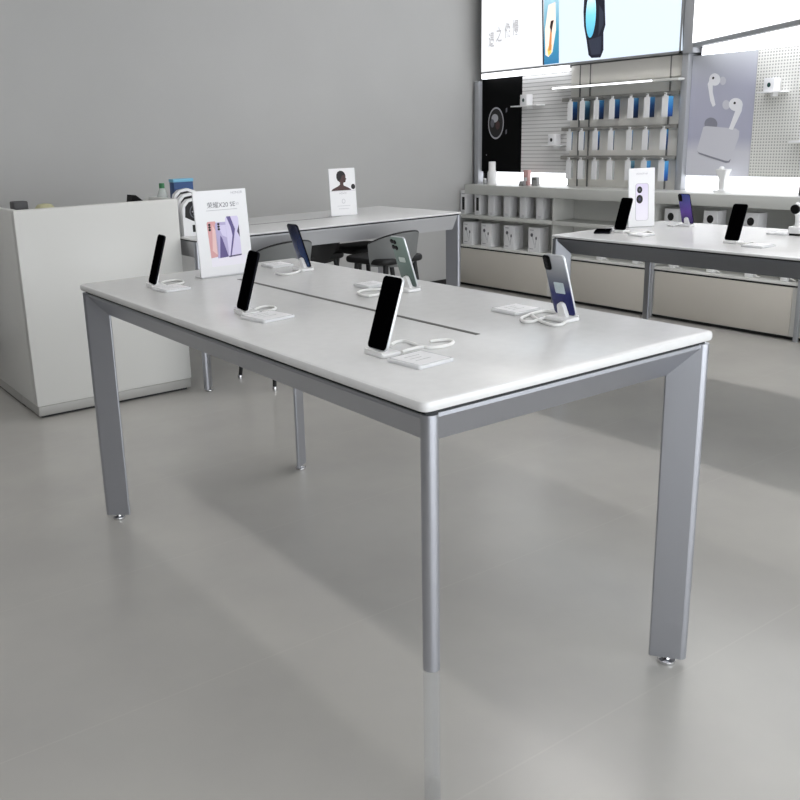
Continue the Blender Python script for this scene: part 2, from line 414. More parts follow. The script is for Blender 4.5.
def make_stand(label, loc, rz, lean, cable=None, group='white phone stands on the display tables'):
    t = thing('phone_stand', label, 'phone stand', loc, (0,0,rz), group)
    slab(MB(), -.011, .034, -.031, .031, 0, .008, .006, .0025, WHITE).build('base', t)
    # the prop leans with the phone, just behind it
    m = MB(); q = Matrix.Translation((0,0,.010)) @ Matrix.Rotation(lean, 4, 'Y')
    L = []
    for z, w in ((-.006,.014), (.010,.0115), (.026,.0095), (.031,.007), (.033,.003)):
        L.append([q @ Vector((x, y, z)) for x, y in ((.0038,-w), (.0038,w), (.0126,w*.9), (.0126,-w*.9))])
    m.loft(L, WHITE).build('prop', t)
    MB().box(-.0105, -.0065, -.027, .027, .007, .0115, WHITE, .0012).build('lip', t)
    if cable:
        inv = Matrix.Rotation(-rz, 4, 'Z') @ Matrix.Translation(-Vector(loc))
        for c in cable:
            MB().tube([inv @ p for p in c], .0034, CABLE, 8).build('cable', t)
    return t
def cpath(pts, z, r=.0034):
    return [at(x, y, 2, z+r) for x, y in pts]
def make_plate(label, c, s, rz, z, marks=True, group='clear price plates on the display tables', back=False):
    t = thing('price_plate', label, 'price plate', (c[0], c[1], z), (0,0,rz), group)
    slab(MB(), -s, s, -s, s, 0, .007, .006, .0015, PLATE).build('acrylic_block', t)
    m = MB(); m.box(-s*.86, s*.86, -s*.86, s*.86, .0071, .0076, WHITEC)
    if marks:
        for k in range(3): m.box(-s*.5, s*(.35-.2*(k % 2)), s*.4-k*s*.34, s*.4-k*s*.34+s*.05, .0076, .0078, PACKG)
    m.build('label_card', t, smooth=False)
    return t
LEAN = radians(18.5)
def place(kind, b, z, rz, lbl, back, frame, cable, stand_lbl, lean=LEAN, dz=0):
    rz += radians(dz)
    """b: where the middle of the phone's bottom edge is"""
    p = at(b[0], b[1], 2, z+.0105)
    make_stand(stand_lbl, (p.x, p.y, z), rz, lean, cable)
    make_phone(lbl, (p.x, p.y, z+.0105), rz, lean, back, frame, kind)
Z = HT
place('slab', (377.3,350), Z, 0, 'black screened phone with white frame at the near corner of the foreground table', SILVER, SILVER,
      [cpath([(402,352),(410,349.5),(418,347.5),(424,347)], Z), cpath([(391,345),(396,342),(404,341),(412,343),(420,346),(430,347.5),(442,346.5),(451,344),(453,341.5),(447,340),(438,340.5),(430,341.5)], Z)],
      'white stand with looped cable under the black phone at the near corner')
place('slab', (242,309.8), Z, 0, 'black phone in the middle of the left row, in front of the lilac phones poster', DARKP, DARKP,
      [cpath([(252,311),(260,307.5),(268,306.3),(274,307),(275,309),(268,311),(262,312.5)], Z)], 'white stand of the black phone in the middle of the left row', radians(17), -6)
place('slab', (152.3,283.8), Z, 0, 'black phone at the far left corner of the foreground table', DARKP, DARKP,
      [cpath([(160,284),(165,281.6),(175,280.2),(182,281),(183,282.8),(176,284.5),(168,286)], Z)], 'white stand with short looped cable at the far left table corner', radians(17), -6)
place('slab', (306,266.5), Z, pi, 'deep blue phone seen from behind at the back end of the foreground table', BLUEB, DARKP,
      [cpath([(303,268),(300,270.5),(296.5,272.3),(288,274.3),(281,274.3),(276,272.8)], Z)], 'white stand with curved cable under the deep blue phone')
place('rings', (411,286), Z, pi, 'pale green phone with ringed cameras seen from behind', MINT, SILVER,
      [cpath([(404,291),(392,291.5),(380,294),(369,296),(360,294.5),(358,292.5),(364,290.3),(376,289.5),(386,289)], Z)], 'white stand with long looped cable under the pale green phone')
place('island', (566,314.5), Z, pi, 'silver to navy phone with black camera island near the right end of the foreground table', NAVY, SILVER,
      [cpath([(560,313),(546,311),(536,312.5),(527,315.5),(521,318.5),(524,321.5),(533,321.5),(541,318.8),(549,316.5),(556,316)], Z),
       cpath([(532,315),(537,319),(544,322.5),(553,325),(561,324.5),(566,321.5)], Z)], 'white stand with tangled cable under the silver and navy phone')
make_plate('clear price plate beside the black phone at the near table corner', (.160,.203), .044, radians(5), Z)
make_plate('glossy white price plate beside the middle phone of the left row', (.157,.750), .046, radians(8), Z)
make_plate('clear price plate beside the phone at the far left table corner', (.162,1.292), .041, radians(5), Z)
p = at(277,266,2,Z); make_plate('clear price plate beside the deep blue phone', (p.x,p.y), .04, 0, Z)
p = at(371,286,2,Z); make_plate('clear price plate behind the looped cable of the pale green phone', (p.x,p.y), .036, 0, Z)
p = at(516,311,2,Z); make_plate('clear price plate left of the silver and navy phone', (p.x,p.y), .042, 0, Z)

# ------------------------------------------------------------------ poster stands
def make_poster(label, bl, br, z, h, art, lean=radians(-5), d=.03):
    v = Vector((br.x-bl.x, br.y-bl.y)); w = v.length; rz = atan2(v.y, v.x)
    t = thing('poster_stand', label, 'poster stand', (bl.x, bl.y, z), (0,0,rz))
    q = Matrix.Translation((0,0,.004)) @ Matrix.Rotation(lean, 4, 'X')
    m = MB(); m.box(0, w, -.002, .002, 0, h, PLATE, .001, 1, T=q); m.build('acrylic_holder', t)
    f = MB(); f.box(0, w, -.001, 0, 0, h, PLATE)
    MB().box(.004, w-.004, .0, .05, 0, .004, PLATE, .001, 1).build('foot', t)
    s = MB(); s.box(.001, w-.001, -.0032, -.0022, .001, h-.001, WHITEC); art(s, w, h)
    bmesh.ops.transform(s.bm, matrix=q, verts=s.bm.verts)
    s.build('printed_sheet', t, smooth=False)
    return t
Y0, Y1, Y2, Y3 = -.0033, -.0034, -.0035, -.0036
def art_phones(s, w, h):
    U = lambda pts: [(a*w, b*h) for a, b in pts]
    s.text('HONOR', .0105, INKL, w*.93, h*.945, Y1, 'RIGHT')
    s.text('荣耀', .019, INK, w*.24, h*.80, Y1, 'LEFT')
    s.text('X20 SE', .019, INK, w*.455, h*.80, Y1, 'LEFT')
    s.text('5G', .009, INKL, w*.78, h*.815, Y1, 'LEFT')
    s.art(U([(.22,.765),(.80,.765),(.80,.77),(.22,.77)]), INKL, Y1)
    s.art(U([(.22,.11),(.86,.11),(.88,.22),(.22,.22)]), FADE1, Y0)
    s.art(U([(.22,.215),(.37,.225),(.37,.62),(.355,.64),(.215,.64),(.20,.62)]), PINK, Y1)
    s.art(U([(.26,.30),(.36,.235),(.36,.52),(.30,.60)]), PINKL, Y2)
    s.art(U([(.345,.205),(.56,.215),(.57,.60),(.55,.625),(.37,.625),(.35,.60)]), LILAC, Y2)
    s.art(U([(.385,.205),(.55,.212),(.46,.44),(.43,.47)]), LILACD, Y3)
    s.art(U([(.40,.59),(.55,.59),(.55,.44),(.47,.47)]), LILACL, Y3)
    s.art(U([(.56,.20),(.80,.215),(.80,.66),(.78,.685),(.575,.685),(.55,.66)]), LILACL, Y3)
    s.art(U([(.575,.685),(.65,.685),(.72,.53),(.66,.36),(.60,.205),(.575,.205),(.66,.46),(.64,.56)]), LILACD, Y3-.0001)
    s.art(U([(.80,.58),(.80,.43),(.755,.50)]), VIOLETD, Y3-.0001)
    s.art(U([(.555,.205),(.80,.215),(.80,.23),(.555,.22)]), VIOLETD, Y3-.0002)
    for cx, col in ((.245,0), (.415,0)):
        for k in range(3): s.art([(x*1, z*1) for x, z in circ(cx*w, (.605-.03*k)*h, .0042, .0036, 12)], INKD, Y3-.0002)
def art_head(s, w, h):
    U = lambda pts: [(a*w, b*h) for a, b in pts]
    s.art(U([(.06,.53),(.12,.57),(.30,.615),(.40,.65),(.41,.70),(.32,.745),(.285,.80),(.29,.87),(.34,.925),(.43,.95),(.53,.94),(.60,.90),
             (.635,.84),(.63,.80),(.66,.765),(.63,.75),(.625,.72),(.60,.70),(.545,.695),(.53,.66),(.55,.63),(.70,.59),(.80,.55),(.82,.53)]), SKIN, Y1)
    s.art(U([(.285,.80),(.29,.87),(.34,.925),(.43,.95),(.53,.94),(.60,.90),(.63,.855),(.50,.85),(.46,.79),(.42,.745),(.34,.745)]), INKD, Y2)
    s.art(circ(.9*w, .60*h, .0125, .014), INKD, Y2)
    s.art(U([(.0,.515),(1,.515),(1,.52),(0,.52)]), INKL, Y0)
    s.text('HONOR', .012, INKL, w*.5, h*.455, Y1, 'CENTER')
    s.art(circ(.5*w, .3*h, .010, .012), INKL, Y1); s.art(circ(.5*w, .3*h, .008, .010), WHITEC, Y2)
    s.art(U([(.25,.2),(.75,.2),(.75,.206),(.25,.206)]), INKL, Y1); s.art(U([(.3,.14),(.7,.14),(.7,.146),(.3,.146)]), INKL, Y1)
def art_lenses(s, w, h):
    U = lambda pts: [(a*w, b*h) for a, b in pts]
    s.text('HONOR 60', .011, INKL, w*.5, h*.89, Y1, 'CENTER')
    s.art([(x, z) for x, z in rr(.26*w, .76*w, .10*h, .74*h, .012)], INKL, Y0)
    s.art([(x, z) for x, z in rr(.275*w, .745*w, .105*h, .735*h, .011)], FADE1, Y1)
    s.art(circ(.42*w, .63*h, .0125, .015), INKD, Y2); s.art(circ(.42*w, .47*h, .0155, .019), INKD, Y2)
    s.art(circ(.42*w, .63*h, .005, .006), INK, Y3); s.art(circ(.42*w, .47*h, .006, .008), VIOLETD, Y3)
make_poster('white poster stand of pink and lilac phones on the foreground table', at(201.3,279.3,2,Z), at(253.3,272.6,2,Z), Z, .252, art_phones)
make_poster('small white poster stand with dark head silhouette on the far table', at(331.3,217,2,HB), at(357.3,215,2,HB), HB, .25, art_head)
bl = at(628,228,2,HC); make_poster('white poster stand with two black camera lenses on the right hand table', bl, at(654,226.5,2,HC), HC, at(631,169.5,1,bl.y).z-HC, art_lenses)

# ------------------------------------------------------------------ right hand table: phones and plates
Z = HC
place('slab', (619.5,230), Z, 0, 'black phone left of the two lens poster on the right hand table', DARKP, DARKP, [cpath([(624,231),(630,233),(640,232.5),(648,231.5),(652,233)], Z)], 'white stand under the black phone left of the two lens poster')
place('slab', (731.5,240.5), Z, 0, 'black phone standing alone at the front edge of the right hand table', DARKP, DARKP, [cpath([(737,243),(745,243.5),(752,242.5),(757,244)], Z)], 'white stand under the lone black phone on the right hand table')
place('island', (688,223.5), Z, pi, 'purple phone seen from behind on the right hand table', PURPLE, DARKP, [cpath([(685,223),(679,224.5),(673,226),(668,225)], Z)], 'white stand under the purple phone')
p = at(603,232,2,Z); t = thing('smartphone', 'dark phone lying flat on the corner of the right hand table', 'phone', (p.x,p.y,Z), (0,0,radians(-55)))
slab(MB(), -.034, .034, -.07, .07, 0, .008, .009, .002, DARKP).build('body', t); slab(MB(), -.032, .032, -.068, .068, .0078, .0086, .008, .0003, SCREEN).build('screen', t)
p = at(641,235.5,2,Z); make_plate('clear price plate in front of the two lens poster', (p.x,p.y), .04, 0, Z)
p = at(758,246.5,2,Z); make_plate('clear price plate beside the lone black phone', (p.x,p.y), .044, 0, Z)
p = at(782,234,2,Z); make_plate('white price plate near the watch stand', (p.x,p.y), .044, 0, Z)
p = at(797,235,2,Z)
t = thing('watch_stand', 'white watch stand with black foot at the right edge', 'watch stand', (p.x,p.y,Z)); t.scale = (.85,.85,.85)
slab(MB(), -.035, .035, -.035, .035, 0, .008, .01, .002, BLACK).build('foot', t)
slab(MB(), -.032, .032, -.032, .032, .0079, .04, .012, .004, WHITE).build('base', t)
MB().loft([[(x, y, z) for x, y in rr(-a, a, -a, a, a*.6)] for z, a in ((.039,.014), (.06,.011), (.085,.012), (.10,.018))], WHITE).build('column', t)
t2 = thing('smartwatch', 'black oval watch held on the white watch stand', 'watch', (p.x-.01,p.y,Z+.082), (0,radians(-12),0)); t2.scale = (.85,.85,.85)
MB().lathe([(.001,-.006), (.020,-.006), (.022,-.003), (.022,.004), (.018,.007), (.001,.007)], BLACK, T=Matrix.Translation((-.018,0,.03)) @ Matrix.Rotation(-pi/2, 4, 'Y')).build('watch_case', t2)
MB().tube([(-.012,0,.05), (.004,0,.052), (.02,0,.035), (.018,0,.014), (0,0,.005), (-.012,0,.01)], .006, WHITE).build('strap', t2)

# ------------------------------------------------------------------ reception counter
kx0, kx1, ky0, ky1, kh = .147, .877, 2.79, 3.50, .896
t = thing('reception_counter', 'glossy white reception counter at the left by the grey wall', 'counter', (0,0,0))
L = []
MB().box(kx0, kx1, ky0, ky0+.035, .055, kh, COUNTER, .006).build('front_panel', t)
MB().box(kx0, kx0+.03, ky0+.02, ky1, .055, kh, COUNTER, .006).build('side_panel', t)
MB().box(kx1-.03, kx1, ky0+.02, 3.06, .055, kh, COUNTER, .006).build('side_panel', t)
MB().box(kx0+.03, kx1-.03, ky0+.035, 3.06, .70, .73, COUNTER).build('worktop', t)
MB().box(kx0+.004, kx1-.004, ky0+.004, 3.06, .012, .055, CNTPL, .003).build('plinth', t)
MB().box(kx0+.004, kx0+.03, 3.06, ky1, .012, .055, CNTPL).build('plinth', t)
MB().box(kx0+.02, kx1-.02, ky0+.02, 3.04, 0, .012, BASEB).box(kx0+.01, kx0+.028, 3.04, ky1-.02, 0, .012, BASEB).build('toe_strip', t)
ZK = .73
p = at(19,206,1,2.95)
t = thing('card_terminal', 'dark grey device at the left end of the reception counter', 'device', (.215,2.95,ZK)); t.scale = (.6,.9,1.02)
MB().box(-.05,.05,-.04,.04,0,.12,DEVICE,.008).build('body', t)
MB().box(-.05,.05,-.045,.03,.119,.190,DEVICE,.006).build('printer_head', t); MB().box(-.028,.01,-.048,-.044,.135,.15,WHITE).build('paper_slot', t)
t = thing('cleaning_cloth', 'pale yellow cloth beside the dark device on the counter', 'cloth', (.325,2.95,ZK))
m = MB(); m.lathe([(.045,0),(.05,.06),(.047,.12),(.04,.16),(.03,.172),(.01,.176)], YELLOW); ob = m.build('folded_cloth', t)
t = thing('desk_phone', 'black handset tilted up behind the counter front', 'phone', (at(133,200,1,2.93).x,2.93,ZK))
MB().prism([(-.06,-.04,0),(.06,-.04,0),(.045,-.04,.150),(.0,-.04,.188),(-.018,-.04,.190),(-.03,-.04,.12)], (0,.06,0), BLACK).build('handset', t)
t = thing('drink_bottle', 'clear bottle with green cap on the reception counter', 'bottle', (at(162.5,195,1,2.98).x,2.98,ZK))
MB().lathe([(.001,0),(.026,0),(.028,.004),(.028,.14),(.026,.17),(.012,.205),(.010,.208),(.001,.208)], BOTTLE).build('bottle_body', t)
MB().lathe([(.001,.206),(.013,.206),(.013,.226),(.011,.229),(.001,.229)], GREENC).build('cap', t)
# on the far table, against the counter's end
t = thing('product_box', 'blue box with light blue lid behind the white watch cards', 'box', (.992,2.99,HB))
MB().box(-.05,.05,-.025,.025,0,.240,BLUEBOX,.002).build('carton', t); MB().box(-.052,.052,-.027,.027,.239,.254,BLUELT,.002).build('lid', t)
for i, (hb, y, lb) in enumerate(((.172,2.83,'front white watch card box beside the counter, lowest of three'), (.193,2.872,'middle white watch card box in the row of three'), (.212,2.914,'rearmost and tallest white watch card box, next to the blue box'))):
    x = .952
    t = thing('watch_box', lb, 'box', (x,y,HB), (0,0,0), 'white watch card boxes on the far table')
    z0 = hb-.180
    m = MB(); m.prism([(a, -.015, b) for a, b in [(-.045,0),(.085,0),(.085,z0+.145),(.065,z0+.168),(.03,hb),(-.015,hb-.006),(-.037,z0+.155),(-.045,z0+.13)]], (0,.03,0), WHITEC); m.build('carton', t)
    m = MB()
    m.art([(a, z0+b) for a, b in [(-.034,.095),(.0,.078),(.04,.062),(.085,.05),(.085,.128),(.06,.155),(.025,.168),(-.01,.163),(-.03,.142)]], INKD, -.0154)
    m.art(circ(.02,z0+.118,.030,.032), INK, -.0157); m.art(circ(.02,z0+.118,.025,.027), INKD, -.016)
    for a in range(0,360,60): m.art(circ(.02+.015*cos(radians(a)), z0+.118+.016*sin(radians(a)), .0035), INKL, -.0163)
    m.art([(.0,.018),(.012,.016),(.02,.028),(.012,.05),(.0,.05)], INKD, -.0156)
    m.build('print', t, smooth=False)

# ------------------------------------------------------------------ stools at the far table
def make_stool(name, label, loc, rz, shell):
    """forward is +y, low wrapped back shell, black seat, four legs"""
    t = thing(name, label, 'stool', loc, (0,0,rz)); t.scale = (1,1,.97)
    slab(MB(), -.15, .15, -.14, .16, .545, .578, .05, .012, SEATK).build('seat', t)
    m = MB(); n = 15 if shell else 0; loops = []
    for k in range(n):
        a = radians(-68+136*k/(n-1)); e = abs(k-(n-1)/2)/((n-1)/2)
        top = .705-.05*e**2.2; bot = .528+.01*e
        lp = []
        for z, off in ((bot,.0), (.56,.012), (top-.006,.028), (top,.024), (top-.006,.016), (.56,.0), (bot,-.012)):
            r = .155+off
            lp.append((r*sin(a), .02-r*cos(a), z))
        loops.append(lp)
    if shell: m.loft(loops, shell); m.build('back_shell', t)
    # dark rim along the top
    m = MB(); pts = []
    for k in range(n):
        a = radians(-66+132*k/(n-1)); e = abs(k-(n-1)/2)/((n-1)/2); r = .155+.023
        pts.append((r*sin(a), .02-r*cos(a), .705-.05*e**2.2+.001))
    if shell: m.tube(pts, .005, SHELLK, 6, smooth=0).build('rim', t)
    for sx in (-1, 1):
        for sy in (-1, 1):
            lg = MB().tube([(sx*.10, sy*.10, .547), (sx*.15, sy*.15, .012)], [.014,.009], SHELLK, 10, smooth=0).build('leg', t)
            MB().lathe([(.001,0),(.011,0),(.0115,.018),(.009,.024),(.001,.024)], CHROME, (sx*.1505, sy*.1505, 0), 12).build('leg_tip', lg)
    return t
make_stool('bar_stool', 'grey shell stool nearest the counter, behind the deep blue phone', (1.30,2.66,0), radians(4), SHELLG)
make_stool('bar_stool', 'black shell stool pushed under the far table between two grey ones', (1.665,2.95,0), radians(0), SHELLK)
make_stool('bar_stool', 'grey shell stool behind the pale green phone', (1.872,2.56,0), radians(8), SHELLG)
make_stool('bar_stool', 'black backless stool left of the grey stool behind the pale green phone', (2.04,2.98,0), 0, None)

# ------------------------------------------------------------------ wall fixtures on the right
bays = [(YW-.02, 3.20, 'left bay beside the grey wall'), (3.195, 2.40, 'middle bay behind the silver and navy phone'), (2.38, 1.48, 'bay under the earbud poster'), (1.46, .56, 'right bay at the picture edge')]
for i, (ya, yb, where) in enumerate(bays):
    t = thing('drawer_cabinet', 'low greige drawer cabinet with open shelves, ' + where, 'cabinet', (XC, (ya+yb)/2, 0), (0,0,0), 'wall cabinets under the ledge')
    a, b = (yb-ya)/2, (ya-yb)/2
    MB().box(.03, .24, a, b, 0, .022, BASEB).build('toe_kick', t, smooth=False)
    MB().box(.004, .24, a, b, .022, .296, CARC, 0).build('carcass', t, smooth=False)
    MB().box(-.006, .004, a+.022, b-.022, .026, .286, DRAWER, .003).build('drawer_front', t)
    MB().box(.0, .02, a+.001, b-.001, .287, .297, BASEB).build('drawer_gap', t, smooth=False)
    MB().box(-.004, .26, a, b, .297, .308, CARC, .001).build('lower_shelf', t)
    MB().box(-.004, .26, a, b, .512, .537, LEDGE, .001).build('middle_shelf', t)
    MB().box(.215, .26, a, b, .308, .69, CARC).build('back_panel', t, smooth=False)
    MB().box(.02, .215, a, a+.012, .308, .69, CARC).build('side_divider', t, smooth=False)
    if i > 1: MB().box(-.014, .0, b-.012, b+.012, .0, .512, POST, .001).build('divider_post', t)
t = tag(MB().box(XC-.03, XR-.01, .56, 4.03, .69, .757, LEDGE, .003).build('wall_ledge'), 'long grey ledge running along the top of the wall cabinets', 'ledge')
# uprights
for y, lb in ((4.104,'slim grey upright post in the corner by the grey wall'), (2.352,'grey upright post between the hanging packets and the earbud poster')):
    tag(MB().box(3.915, XR-.01, y-.022, y+.022, .5375 if y > 4 else .757, 1.49 if y > 4 else 1.53, POST, .002).build('upright_post'), lb, 'post')

def wthing(name, label, cat, x, yl, z, group=None):
    """wall frame: local x runs right along the wall, local z up, local -y into the room"""
    return thing(name, label, cat, (x, yl, z), (0,0,-pi/2), group)
tag(MB().box(3.905, XR-.01, 2.30, 2.368, 1.531, 2.6, POST, .002).build('upright_post'), 'grey upright post between the two glowing light boxes', 'post')
y482, y522, y570, y686 = 4.08, 3.676, 3.232, 2.378
# black watch poster
t = wthing('watch_poster', 'tall black poster of a round watch beside the grey wall', 'poster', XP, y482, .842)
w, h = y482-y522, .678
MB().box(0, w, 0, .03, 0, h, BLACKP).build('poster_board', t, smooth=False)
m = MB(); cx, cz = .146, .345
for r0, mt, y in ((.098,INKL,-.0005), (.088,INKD,-.001), (.083,INKD,-.0015)): m.art(circ(cx, cz, r0*.82, r0*1.15, 40), mt, y)
m.art(circ(cx-.01, cz+.035, .035, .03, 14), INKL, -.002); m.art(circ(cx-.035, cz+.0, .02, .03, 14), INK, -.0022); m.art(circ(cx+.02, cz-.015, .022, .03, 14), SKIN, -.0024)
m.art([(cx+.10,cz+.07),(cx+.115,cz+.075),(cx+.115,cz+.105),(cx+.10,cz+.10)], INK, -.002); m.art([(cx+.10,cz-.08),(cx+.115,cz-.075),(cx+.115,cz-.045),(cx+.10,cz-.05)], INK, -.002)
m.art(circ(.05, .12, .004), INKL, -.001)
m.build('watch_print', t, smooth=False)
# slat wall
t = wthing('slatwall_panel', 'light grey slatted panel right of the black watch poster', 'wall panel', XP, y522, .842)
w = y522-y570
m = MB(); m.box(0, w, 0.003, .03, 0, h, SLATG)
n = 27
for k in range(n): m.box(0, w, 0, .006, h*k/n+.0025, h*(k+1)/n-.0025, SLATW)
m.build('slat_board', t, smooth=False)
# glowing strips on the ledge
for ya, yb, lb in ((y482, y570+.02, 'glowing white light strip on the ledge under the slatted panel'), (y686-.04, 1.0, 'glowing white light strip on the ledge under the earbud poster')):
    t = wthing('light_strip', lb, 'light strip', XP+.012, ya, .757)
    MB().box(0, ya-yb, .006, .03, 0, .085, FRAMEG).build('housing', t, smooth=False); MB().box(.004, ya-yb-.004, 0, .008, .003, .082, GLOW).build('diffuser', t, smooth=False)
# middle bay back board
t = wthing('back_board', 'warm grey back board behind the hanging packets', 'wall panel', XP, y570, .757)
w = y570-y686
m = MB(); m.box(0, w, 0, .03, 0, .772, BACKP); m.box(0.02, w, -.006, 0, .655, .772, HEADP)
for yy in (3.153, 3.069, 2.467):
    m.box(y570-yy-.004, y570-yy+.004, -.0075, .001, 0, .772, SLATD)
m.build('panel', t, smooth=False)
# lit top shelf of the middle bay
t = wthing('wall_shelf', 'thin shelf with a bright front edge above the hanging packets', 'shelf', XP-.0075, 3.33, 1.385)
MB().box(0, .98, -.085, 0, 0, .014, LEDGE, .001).build('board', t); MB().box(0.02, .80, -.09, -.085, .003, .012, GLOW).build('light_edge', t)
# hanging rails with packets
rows = [(1.318,'top'), (1.128,'middle'), (.945,'bottom')]
for z, rn in rows:
    t = wthing('hanging_rail', 'grey hook rail of the %s row of packets' % rn, 'rail', XP-.0075, 3.285, z)
    MB().box(0, .90, -.018, 0, -.012, .012, RAIL, .001).build('bar', t)
left = [568, 580, 594, 609.5, 628, 644, 662]
ordn = ['first', 'second', 'third', 'fourth', 'fifth', 'sixth', 'last']
KIND = {('top',0):NAVYB, ('top',1):TEALB, ('top',2):NAVYB, ('top',3):NAVYB, ('top',4):NAVYB, ('top',5):NAVYB, ('top',6):SKYB,
        ('bottom',4):TEALB, ('bottom',5):SKYB, ('bottom',6):SKYB}
for ri, (z, rn) in enumerate(rows):
    for k, px in enumerate(left):
        yl = at(px, 110, 0, 3.875).y
        side = KIND.get((rn,k))
        thick = {'top':.062, 'middle':.010, 'bottom':.05}[rn]
        if rn == 'bottom' and k < 4: thick = .03
        blue = rn == 'middle' or side is not None
        lb = 'white packet with %s side, %s from the left in the %s hanging row' % ('deep blue' if side in (NAVYB,) else 'bright blue' if side is SKYB else 'teal blue' if side is TEALB else 'thin dark blue' if rn == 'middle' else 'plain grey', ordn[k], rn)
        if rn == 'middle' and k in (2,6): thick = .022
        t = wthing('hanging_packet', lb, 'packet', XP-.0255, yl, z-.135, 'hanging packets on the middle bay')
        hh = .118
        d0 = .052
        wd = .042
        MB().box(0, wd, -d0-.002, -d0+.0, 0, hh, WHITEC).build('front_card', t, smooth=False)
        MB().box(.001, wd, -d0, -d0+thick*.75, .001, hh-.001, side if side else (NAVYB if rn == 'middle' else PACKG)).build('wrapper', t, smooth=False)
        MB().box(.012, .03, -d0-.001, -d0+.001, hh-.001, hh+.02, WHITEC).build('hang_tab', t, smooth=False)
        MB().tube([(.021,.012,hh+.016), (.021,-d0-.012,hh+.014), (.021,-d0-.016,hh+.02)], .003, RAIL, 6, smooth=0).build('hook', t)
# earbud poster
t = wthing('earbud_poster', 'pale lavender poster of white earbuds and their case', 'poster', XP, 2.328, .842)
w, h = 2.328-1.927, .672
MB().box(0, w, 0, .03, 0, h, LAV).build('poster_board', t, smooth=False)
m = MB()
def P2(px, py):
    q = at(px, py, 0, XP); return (2.328-q.y, q.z-.842)
def ring2(cx, cy, rx, ry): return [P2(cx+rx*cos(2*pi*k/22), cy+ry*sin(2*pi*k/22)) for k in range(22)]
m.art(ring2(711, 124, 6.5, 6.5), EARS, -.0008)
m.art([P2(*q) for q in ((703.4,127),(706,126),(736,128.5),(739.5,131),(739,137),(731,159),(728.5,161.5),(725,161),(698.5,152.5),(697,150))], EARG, -.0012)
m.art([P2(*q) for q in ((697,150),(698.5,152.2),(725,160.6),(728.5,161),(731,159),(729.5,162.5),(726,163),(699,154))], EARS, -.0014)
m.art(ring2(723, 80.8, 3.2, 4.2), EARG, -.0016); m.art(ring2(715, 79.5, 5.6, 6.3), EARW, -.002)
m.art([P2(*q) for q in ((707.8,84),(709.6,80),(713,84),(713,92),(715.8,105),(713,107),(710.5,101))], EARW, -.0022)
m.art(ring2(726.3, 104.8, 3.8, 4.8), EARG, -.0016); m.art(ring2(736, 104.5, 7, 6.6), EARW, -.002)
m.art([P2(*q) for q in ((742.8,105),(742,111),(733,130),(729,129),(735,112),(737,108))], EARW, -.0022)
for q in ((713.5,78), (735,103)): a, b = P2(*q); m.art(circ(a, b, .007), INKD, -.003)
m.build('earbud_print', t, smooth=False)
# pegboard
t = wthing('pegboard', 'white perforated pegboard right of the earbud poster', 'wall panel', XP, 1.925, .842)
MB().box(0, 1.0, 0, .03, 0, h, PEG).build('board', t, smooth=False)

# little shelves with white cubes
def shelf_cube(pxl, pxr, py, sl, sr, lab, dotm, size, wlab):
    a = at(pxl, py, 0, XP-.045); b = at(sl, py+1, 0, XP-.04); c = at(sr, py+1, 0, XP-.04)
    t = wthing('wall_shelf', wlab, 'shelf', XP-.0005, b.y, b.z-.008, 'small shelves on the wall panels')
    wd = b.y-c.y
    MB().box(0, wd, -.085, 0, 0, .008, WHITE, .001).build('board', t); MB().box(wd*.45, wd*.55, -.05, 0, -.018, .0, WHITE).build('bracket', t)
    s = size
    t = wthing('gadget_cube', lab, 'box', XP-.042, b.y-wd*.45, b.z, 'white gadget boxes on the small shelves')
    MB().box(-s/2, s/2, -s/2, s/2, 0, s*1.15, WHITEC, .003).build('carton', t)
    m = MB(); m.art(circ(0, s*.55, s*.17, s*.2), dotm, -s/2-.0006); m.build('dark_dot', t, smooth=False)
shelf_cube(521, 533, 105, 515, 541, 'white cube with dark dot on the slatted panel, upper one', GREEND, .062, 'small white shelf on the slatted panel, near the black poster')
shelf_cube(544, 558, 144, 546, 565, 'white cube with brown black dot on the slatted panel, lower one', INKD, .062, 'small white shelf low on the slatted panel')
shelf_cube(762, 778, 91, 761, 785, 'white cube with dark green dot on the pegboard', GREEND, .06, 'small white shelf on the pegboard under the green dot cube')
q = at(793, 143, 0, XP-.04)
t = wthing('wall_shelf', 'small white shelf at the right edge of the pegboard', 'shelf', XP-.0005, q.y, q.z, 'small shelves on the wall panels')
MB().box(0, .12, -.085, 0, 0, .012, WHITE, .001).build('board', t); MB().box(.05, .06, -.05, 0, -.02, 0, WHITE).build('bracket', t)

# ------------------------------------------------------------------ light boxes
t = wthing('light_box', 'large glowing light box with a watch and a phone picture', 'light box', XF, 4.035, 1.535)
w, h = 4.035-2.372, .95
MB().box(0, w, .004, .12, 0, h, FRAMEG).build('frame', t, smooth=False)
MB().box(-.0, w, -.006, .004, 0, .012, FRAMEG).box(w-.012, w, -.006, .004, 0, h, FRAMEG).build('trim', t, smooth=False)
MB().box(0, .79, .0, .045, -.036, -.001, GLOW).build('under_light', t, smooth=False)
MB().box(0, w-.012, -.004, .004, .012, h, LBOX).build('lit_face', t, smooth=False)
def P3(px, py):
    q = at(px, py, 0, XF); return (4.035-q.y, q.z-1.535)
m = MB()
m.art([P3(545,66), P3(545,-40), P3(683,-75), P3(683,50.5)], LBOXC, -.0045)
m.build('tinted_panel', t, smooth=False)
m = MB(); m.art([P3(544.5,64.8), P3(544.5,-40), P3(559.5,-42), P3(559.5,63)], LBTEAL, -.005); pic = m.build('phone_picture', t, smooth=False)
m = MB(); m.art([P3(543.3,65), P3(542,-40), P3(543.3,-40), P3(544.8,65)], LBSLATE, -.0055)
m.art([P3(546,55), P3(545.5,30), P3(549,5), P3(556,2), P3(556.5,30), P3(553,52), P3(549,57)], LBPET, -.0055)
